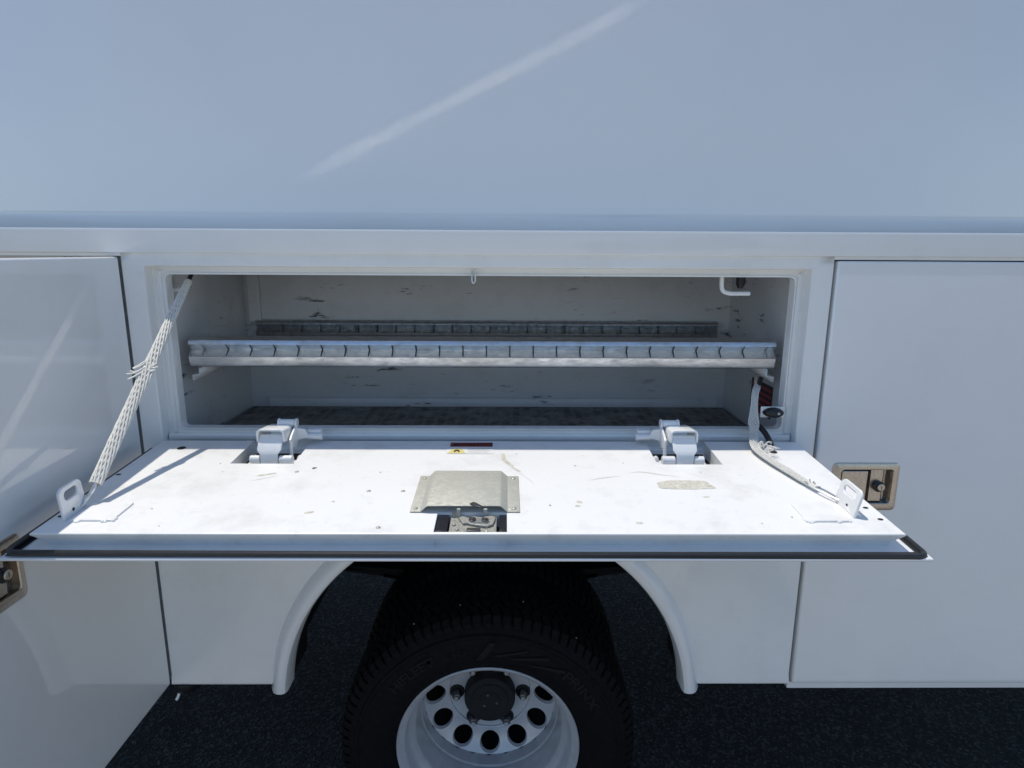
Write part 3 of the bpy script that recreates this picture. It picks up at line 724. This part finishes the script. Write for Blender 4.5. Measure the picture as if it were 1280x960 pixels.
# ------------------------------------------------------------------ doors and paddle handles
def handle(parent, mtx):
    bm = nb()
    oa = loopv(bm, rrect(0, 0, .0755, .0565, .010), .0005); ob = loopv(bm, rrect(0, 0, .0752, .0562, .010), -.0018); oc = loopv(bm, rrect(0, 0, .0735, .0545, .009), -.003)
    ia = loopv(bm, rrect(.004, 0, .0605, .0415, .009), -.003); ib = loopv(bm, rrect(.004, 0, .0588, .0398, .008), -.0015); ic = loopv(bm, rrect(.004, 0, .0585, .0395, .008), .016)
    for a, b in ((oa, ob), (ob, oc), (oc, ia), (ia, ib), (ib, ic)): bridge(bm, a, b)
    h = finish('paddle_handle', bm, STEEL, parent, loc=mtx, ang=35)
    bm = nb(); fl = loopv(bm, rrect(.004, 0, .0585, .0395, .008), .0159); bm.faces.new(fl); finish('handle_dish', bm, DSTEEL, h, loc=I4)
    bm = nb()
    box(bm, -.0525, .0065, -.0014, .004, -.0370, .0370)
    finish('paddle', bm, STEEL, h, loc=I4, bevel=.0022)
    bm = nb(); quad(bm, [(.007, .004, -.037), (.007, .004, .037), (.0145, .013, .037), (.0145, .013, -.037)]); finish('paddle_step_shade', bm, DSTEEL, h, loc=I4)  # dark face stands for the shadow at the paddle step
    bm = nb(); p = [(.015, .013), (.0165, .0055), (.044, .0055), (.048, .009), (.050, .0155), (.056, .0155)]
    a = [bm.verts.new((x, y, .039)) for x, y in p]; b = [bm.verts.new((x, y, -.037)) for x, y in p]
    for i in range(5): bm.faces.new((a[i], a[i+1], b[i+1], b[i]))
    finish('lock_plate', bm, STEEL, h, loc=I4)
    bm = nb(); cyl(bm, (.034, .0056, .0), (.034, -.004, .0), .0125, 24); finish('lock_collar', bm, DARKP, h, loc=I4, bevel=.001)
    bm = nb(); cyl(bm, (.036, -.0038, .0), (.036, -.0085, .0), .0085, 24); finish('lock_cylinder', bm, STEEL, h, loc=I4, bevel=.0012)
    bm = nb(); quad(bm, [(.0353, -.0087, -.0045), (.0367, -.0087, -.0045), (.0367, -.0087, .0045), (.0353, -.0087, .0045)]); finish('keyway', bm, HOLE, h, loc=I4)
def door_leaf(w, h, t, hx, hz, mtx):
    # front face at y = 0 looking to -y, hole for the handle dish
    bm = nb(); X = [0, hx-.056, hx+.064, w]; Z = [0, hz-.041, hz+.041, h]
    for i in range(3):
        for j in range(3):
            if (i, j) == (1, 1): continue
            quad(bm, [(X[i], 0, Z[j]), (X[i+1], 0, Z[j]), (X[i+1], 0, Z[j+1]), (X[i], 0, Z[j+1])])
    for a, b in (((X[1], Z[1]), (X[2], Z[1])), ((X[2], Z[1]), (X[2], Z[2])), ((X[2], Z[2]), (X[1], Z[2])), ((X[1], Z[2]), (X[1], Z[1]))):
        quad(bm, [(a[0], 0, a[1]), (b[0], 0, b[1]), (b[0], .020, b[1]), (a[0], .020, a[1])])
    for i in range(3):
        for z in (0, h): quad(bm, [(X[i], 0, z), (X[i+1], 0, z), (X[i+1], t, z), (X[i], t, z)])
        for x in (0, w): quad(bm, [(x, 0, Z[i]), (x, 0, Z[i+1]), (x, t, Z[i+1]), (x, t, Z[i])])
    for i in range(3):
        for j in range(3): quad(bm, [(X[i], t, Z[j]), (X[i+1], t, Z[j]), (X[i+1], t, Z[j+1]), (X[i], t, Z[j+1])])
    bmesh.ops.remove_doubles(bm, verts=bm.verts, dist=1e-5)
    o = finish('side_door', bm, DOORM, ROOT, loc=Matrix.Translation(-ROOT.location) @ mtx, bevel=.004, seg=3)
    handle(o, Matrix.Translation((hx, -.0001, hz)))
    return o
# closed door on the right
dr_ = door_leaf(.7235, 1.006, .0265, .113, .507, Matrix.Translation((.6965, -.0065, .5775))); dr_['label'] = 'closed flat white side door with paddle handle'
bm = nb(); quad(bm, [(RX, .0345, BZ), (1.44, .0345, BZ), (1.44, .0345, 1.594), (RX, .0345, 1.594)])
quad(bm, [(RX, 0, 1.594), (1.44, 0, 1.594), (1.44, .0345, 1.594), (RX, .0345, 1.594)])
finish('door_frame_return', bm, UNDER, ROOT)
bm = nb(); box(bm, 1.427, X1, -.006, .03, .5775, 1.5835); finish('side_door', bm, DOORM, ROOT, bevel=.004, seg=3)
# header strip behind the rail above both outer doors
for xa, xb in ((RX, X1), (X0, LX)):
    bm = nb(); box(bm, xa, xb, .0005, .02, 1.586, 1.594); finish('header_strip', bm, FRAME, ROOT)
# sill under the right doors
bm = nb(); box(bm, RX+.001, X1, .004, .03, .556, .5745); finish('rocker_sill', bm, BODY, ROOT, bevel=.002)
# open door on the left, swung out square to the body
dl_ = door_leaf(.541, 1.0075, .0275, .1005, .5115, Matrix.Translation((-.803, -.545, .577)) @ Matrix.Rotation(R(90), 4, 'Z')); dl_['label'] = 'open white side door swung out square to the body'
bm = nb(); box(bm, -.8300, -.8008, .012, .034, .578, 1.584); finish('hinge_strip', bm, plain('seam_gap_shade', (.20, .20, .205), .7), ROOT, bevel=.001)  # strip greyed to stand for the shade in the door gap
bm = nb(); box(bm, -1.45, -.8345, .40, .42, .58, 1.594); box(bm, -1.45, -.8345, .03, .40, .58, .59); box(bm, -1.45, -.8345, .03, .40, 1.58, 1.59); box(bm, -.8345, -.8300, .02, .42, .58, 1.594)
finish('open_compartment', bm, INSIDE, ROOT)
bm = nb(); box(bm, X0, -1.455, -.006, .03, .5775, 1.5835); finish('side_door', bm, DOORM, ROOT, bevel=.004, seg=3)

# ------------------------------------------------------------------ wheel arch flare, housing, underbody
bm = nb()
# (radius, y) section, outside to lip to return
sec = [(.518, .002), (.5155, -.004), (.5110, -.013), (.506, -.021), (.501, -.0255), (.494, -.0285), (.486, -.0285), (.478, -.0250), (.4745, -.016), (.4738, .030)]
rows = []
K = 56
for k in range(-1, K+2):
    if k < 0: a, dz = math.pi, -.030+.062*0
    elif k > K: a, dz = 0.0, -.030
    else: a, dz = math.pi-math.pi*k/K, 0
    rows.append([bm.verts.new((WC.x+r*math.cos(a), y, WC.z+r*math.sin(a)+(0.0 if 0 <= k <= K else 0.0))) for r, y in sec])
# stretch legs: the arc ends at the centre height, below the hem; clip to the hem height
for row in rows:
    for v in row:
        if v.co.z < .5665: v.co.z = .5665
for a, b in zip(rows, rows[1:]):
    for i in range(len(sec)-1):
        try: bm.faces.new((a[i], a[i+1], b[i+1], b[i]))
        except ValueError: pass
bmesh.ops.dissolve_degenerate(bm, edges=bm.edges, dist=1e-5)
for s in (-1, 1):
    base = [(WC.x+s*r*math.cos(math.asin((.5665-WC.z)/r)), y, .5665) for r, y in sec]
    quad_v = [bm.verts.new(p) for p in base]
    bm.faces.new(quad_v)
finish('wheel_arch_flare', bm, BODY, ROOT, ang=40)
bm = nb(); lathe(bm, [(.480, .032), (.495, .034), (.495, .20)], (WC.x, 0, WC.z), 48, a0=0, a1=math.pi)
for s in (-1, 1): quad(bm, [(WC.x+s*.495, .034, .58), (WC.x+s*.495, .20, .58), (WC.x+s*.495, .20, WC.z), (WC.x+s*.495, .034, WC.z)])
finish('wheel_housing', bm, UNDER, ROOT)
bm = nb()
box(bm, X0, WC.x-.497, .036, .50, .585, .60); box(bm, WC.x+.497, X1, .036, .50, .585, .60)
box(bm, X0, X1, .53, YF-.01, .93, .96); box(bm, WC.x-.60, WC.x-.497, .48, .53, .59, .96); box(bm, WC.x+.497, WC.x+.6, .48, .53, .59, .96); box(bm, X0, WC.x-.6, .49, .52, .58, .96); box(bm, WC.x+.6, X1, .49, .52, .58, .96)
finish('underbody_floor', bm, UNDER, ROOT)
bm = nb(); box(bm, X0, X1, .56, .64, .62, .80); finish('chassis_rail', bm, UNDER, ROOT, bevel=.004)
bm = nb(); box(bm, X0, X1, 1.42, 1.50, .62, .80); finish('chassis_rail', bm, UNDER, ROOT, bevel=.004)
for k in range(3):
    bm = nb(); L = .60-.13*k
    pts = [(WC.x+L*t, .52, 0.60-.022*k+.04*(t*t)) for t in [i/10-1 for i in range(21)]]
    a = [bm.verts.new((x, y-.03, z)) for x, y, z in pts]; b = [bm.verts.new((x, y+.03, z)) for x, y, z in pts]; c = [bm.verts.new((x, y-.03, z-.014)) for x, y, z in pts]; d = [bm.verts.new((x, y+.03, z-.014)) for x, y, z in pts]
    for i in range(20):
        for p, q in ((a, b), (c, d), (a, c), (b, d)): bm.faces.new((p[i], p[i+1], q[i+1], q[i]))
    finish('leaf_spring', bm, UNDER, ROOT)
bm = nb(); box(bm, -.56, -.40, .60, .66, .56, .61); finish('spring_hanger', bm, RUST, ROOT, bevel=.006)
bm = nb(); tube(bm, [(WC.x, .30, .388), (WC.x, 1.75, .388)], .055, 20); dome(bm, (WC.x, 1.0, .388), (1, 0, 0), .17, .17, 20); dome(bm, (WC.x, 1.0, .388), (-1, 0, 0), .17, .17, 20)
finish('rear_axle', bm, UNDER, ROOT)
bm = nb(); tube(bm, [(-.772, .022, .574), (-.772, .022, .560), (-.772, .022, .550), (-.772, .022, .545)], [.034, .033, .026, .012], 20); pl_ = finish('rubber_plug', bm, BLACKR, ROOT)
bm = nb(); tube(bm, [(-.788, .000, .548), (-.790, -.004, .540), (-.793, -.006, .535)], .0032, 8); finish('cable_tip', bm, PRINTW, pl_, loc=I4)

# ------------------------------------------------------------------ dual rear wheel
WZ = .386; WX = -.041; TR = .386
def wheel(y0, outer=True, yfar=False):
    c = (WX, y0, WZ)
    bm = nb()
    prof = [(.222, .012), (.230, .002), (.240, -.010), (.256, -.018), (.280, -.0225), (.305, -.0215), (.326, -.0175), (.330, -.0195), (.336, -.0185), (.340, -.0125), (.350, -.008), (.359, .000), (.368, .010), (.3735, .020), (.3775, .035), (.379, .10), (.3775, .165), (.3735, .180), (.359, .200), (.330, .218), (.28, .222), (.24, .210), (.222, .188)]
    k_ = lambda r: .230+(r-.230)*(.372-.230)/(.386-.230) if r > .23 else r
    lathe(bm, [(k_(r), y) for r, y in prof], (0, 0, 0), 128)
    # tread blocks and shoulder lugs
    nb_ = 92
    def blk(a, r0, r1, ya, yb, ta, skew=0.0, r1b=None):
        vs_ = []
        r0, r1, r1b = k_(r0), k_(r1), k_(r1b) if r1b else None
        for r, q in ((r0, 0), (r1, 1)):
            for yy, rr in ((ya, r if q == 0 else r1), (yb, r if q == 0 else (r1b or r1))):
                for da in (-ta/2, ta/2):
                    aa = a+da+(skew if yy == yb else 0); vs_.append(bm.verts.new((rr*math.cos(aa), yy, rr*math.sin(aa))))
        for q in ((4, 5, 7, 6), (0, 1, 5, 4), (2, 6, 7, 3), (0, 4, 6, 2), (1, 3, 7, 5)): bm.faces.new([vs_[i] for i in q])
    st = 2*math.pi/nb_
    for k in range(nb_):
        a = k*st
        long = .0 if k % 2 else -.0015
        blk(a, .335, .3625+long, -.0065-long*1.0, .006, st*.70, .01, .3765)        # shoulder lug
        blk(a, .36, .3785, .0065, .036, st*.66, .03, .3855)
        for ya, yb, sk in ((.043, .070, .03), (.077, .113, -.03), (.120, .147, .03)):
            blk(a+(.5*st if ya > .07 else 0), .37, TR, ya, yb, st*.80, sk)
        blk(a, .36, .3855, .154, .184, st*.66, -.03, .3785)
    w = None
    # rim
    rm = nb()
    rp_ = [(.2165, .014), (.2225, .0075), (.2275, .0045), (.2285, .000), (.2260, -.0022), (.2225, -.0005), (.2190, .006), (.2125, .0105), (.2085, .020), (.2065, .040), (.2005, .055), (.1915, .064), (.1895, .075), (.1895, .120), (.1865, .136), (.1880, .140), (.1855, .145), (.1835, .143), (.1830, .155), (.1825, .172), (.1815, .180), (.1790, .1845)]
    lathe(rm, rp_, (0, 0, 0), 96)
    # disc with hand holes: ring .1735 -> .118, made as twelve sectors with round holes
    y_a, y_b = .180, .204
    ra, rb, rh, hr = .1815, .1185, .1520, .0285
    def ydisc(r): 
        t = (ra-r)/(ra-rb); return y_a+(y_b-y_a)*math.sin(min(1, max(0, t))*math.pi/2)
    nh, q = 12, 24
    for h in range(nh):
        ac = math.pi/2+2*math.pi*h/nh; ha = math.pi/nh
        hole, edge, deep = [], [], []
        for k in range(q):
            t = 2*math.pi*k/q
            dr, dt = math.cos(t), math.sin(t)
            r_, a_ = rh+hr*dr, ac+hr*dt/rh
            hole.append(rm.verts.new((r_*math.cos(a_), ydisc(r_), r_*math.sin(a_))))
            r_2, a_2 = rh+(hr-.003)*dr, ac+(hr-.003)*dt/rh
            deep.append(rm.verts.new((r_2*math.cos(a_2), ydisc(r_)+.009, r_2*math.sin(a_2))))
            # project the direction to the sector's border (a rectangle in r, angle)
            sr = ((ra-rh) if dr > 0 else (rh-rb))/max(1e-6, abs(dr)); sa = ha*rh/max(1e-6, abs(dt)); m_ = min(sr, sa)
            r_3, a_3 = rh+m_*dr, ac+m_*dt/rh
            edge.append([r_3, a_3])
        for cr in (ra, rb):
            for ca in (ac-ha, ac+ha):
                k = min(range(q), key=lambda i: (edge[i][0]-cr)**2+((edge[i][1]-ca)*rh)**2); edge[k] = [cr, ca]
        edge = [rm.verts.new((r_3*math.cos(a_3), ydisc(r_3), r_3*math.sin(a_3))) for r_3, a_3 in edge]
        bridge(rm, hole, edge); bridge(rm, hole, deep)
    lathe(rm, [(.1215, .2065), (.1190, .2042), (.1155, .2035), (.113, .205), (.1115, .209), (.070, .2095), (.066, .214)], (0, 0, 0), 72)
    bmesh.ops.remove_doubles(rm, verts=rm.verts, dist=2e-5)
    return bm, rm
def put(name, bm, m, parent, off, **kw):
    for v in bm.verts: v.co += Vector(off)
    return finish(name, bm, m, parent, loc=kw.pop('loc', None), **kw)
tb, rb_ = wheel(0)
wheel_o = put('wheel', rb_, SILVER, ROOT, (WX, .004, WZ), ang=38); wheel_o['label'] = 'outer rear wheel with deep silver rim and black tyre'
put('tyre', tb, RUBBER, wheel_o, (WX, .004, WZ), loc=I4, ang=30)
# hub cap
bm = nb(); lathe(bm, [(.071, .2095), (.0705, .180), (.067, .172), (.060, .169), (.052, .1695), (.050, .167), (.030, .1665), (.0285, .1645), (.001, .164)], (WX, .004, WZ), 64); finish('hub', bm, UNDER, wheel_o, loc=I4)
for k in range(3):
    a = R(90+120*k+15); bm = nb(); dome(bm, (WX+.020*math.cos(a), .004+.166, WZ+.020*math.sin(a)), (0, -1, 0), .0045, .003, 10); finish('hub_bolt', bm, DSTEEL, wheel_o, loc=I4)
for k in range(6):
    a = R(60*k); x, z = WX+.0925*math.cos(a), WZ+.0925*math.sin(a)
    bm = nb(); tube(bm, [(x, .2145, z), (x, .2105, z), (x, .209, z)], [.021, .021, .019], 20); finish('lug_seat', bm, UNDER, wheel_o, loc=I4)
    bm = nb(); cyl(bm, (x, .213, z), (x, .190, z), .0135, 6); tube(bm, [(x, .190, z), (x, .186, z), (x, .184, z)], [.0120, .0105, .006], 12); finish('lug_nut', bm, DSTEEL, wheel_o, loc=I4, bevel=.001)
    bm = nb(); cyl(bm, (x, .184, z), (x, .178, z), .0062, 10); finish('wheel_stud', bm, GALV, wheel_o, loc=I4, bevel=.001)
# raised sidewall lettering
def arc_text(s, size, r, adeg, sx=1.0, bold=.0):
    v, f = text_mesh(s, size, bold); bm = nb()
    vv = []
    for x, y, _ in v:
        a = R(adeg)-x*sx/r; rr = r+y
        t = (rr-.256)/(.326-.256); yy = -.0185-.0042*math.sin(max(0, min(1, t))*math.pi)*1.0
        vv.append(bm.verts.new((WX+rr*math.cos(a), .004+yy-.0018, WZ+rr*math.sin(a))))
    for q in f:
        try: bm.faces.new([vv[i] for i in q])
        except ValueError: pass
    return finish('sidewall_lettering', bm, LETTER, wheel_o, loc=I4, normals=False, solid=0)
arc_text('PRINX', .034, .291, 39, 1.25, .0009)
arc_text('HIFLEET', .032, .291, 129, 1.15, .0009)
arc_text('HL3', .017, .289, 103, 1.1, .0004)
# chevron mark moulded on the sidewall
for pts in ([(96, .268), (89, .312), (86, .312), (92, .268)], [(88, .278), (72, .306), (72, .300), (84, .276)], [(80, .276), (62, .308), (61, .302), (76, .274)], [(70, .272), (52, .302), (51, .294), (66, .270)]):
    bm = nb(); P_ = []
    for a, r in pts: P_.append((WX+r*math.cos(R(a)), .004-.0252, WZ+r*math.sin(R(a))))
    quad(bm, P_); finish('sidewall_chevron', bm, LETTER, wheel_o, loc=I4, normals=False)
# inner wheel of the pair
tb2, rb2 = wheel(0); 
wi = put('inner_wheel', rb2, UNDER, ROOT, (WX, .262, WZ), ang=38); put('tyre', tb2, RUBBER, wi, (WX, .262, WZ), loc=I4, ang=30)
# grit caught in the tread
rd = random.Random(4)
for a, r, y in ((100, .383, .03), (118, .379, .018), (77, .384, .05), (135, .300, -.018), (55, .372, .006)):
    bm = nb(); bmesh.ops.create_icosphere(bm, subdivisions=1, radius=.0018)
    for v in bm.verts: v.co = v.co*rd.uniform(.7, 1.2)+Vector((WX+r*math.cos(R(a)), .004+y, WZ+r*math.sin(R(a))))
    finish('grit', bm, STONE, wheel_o, loc=I4)
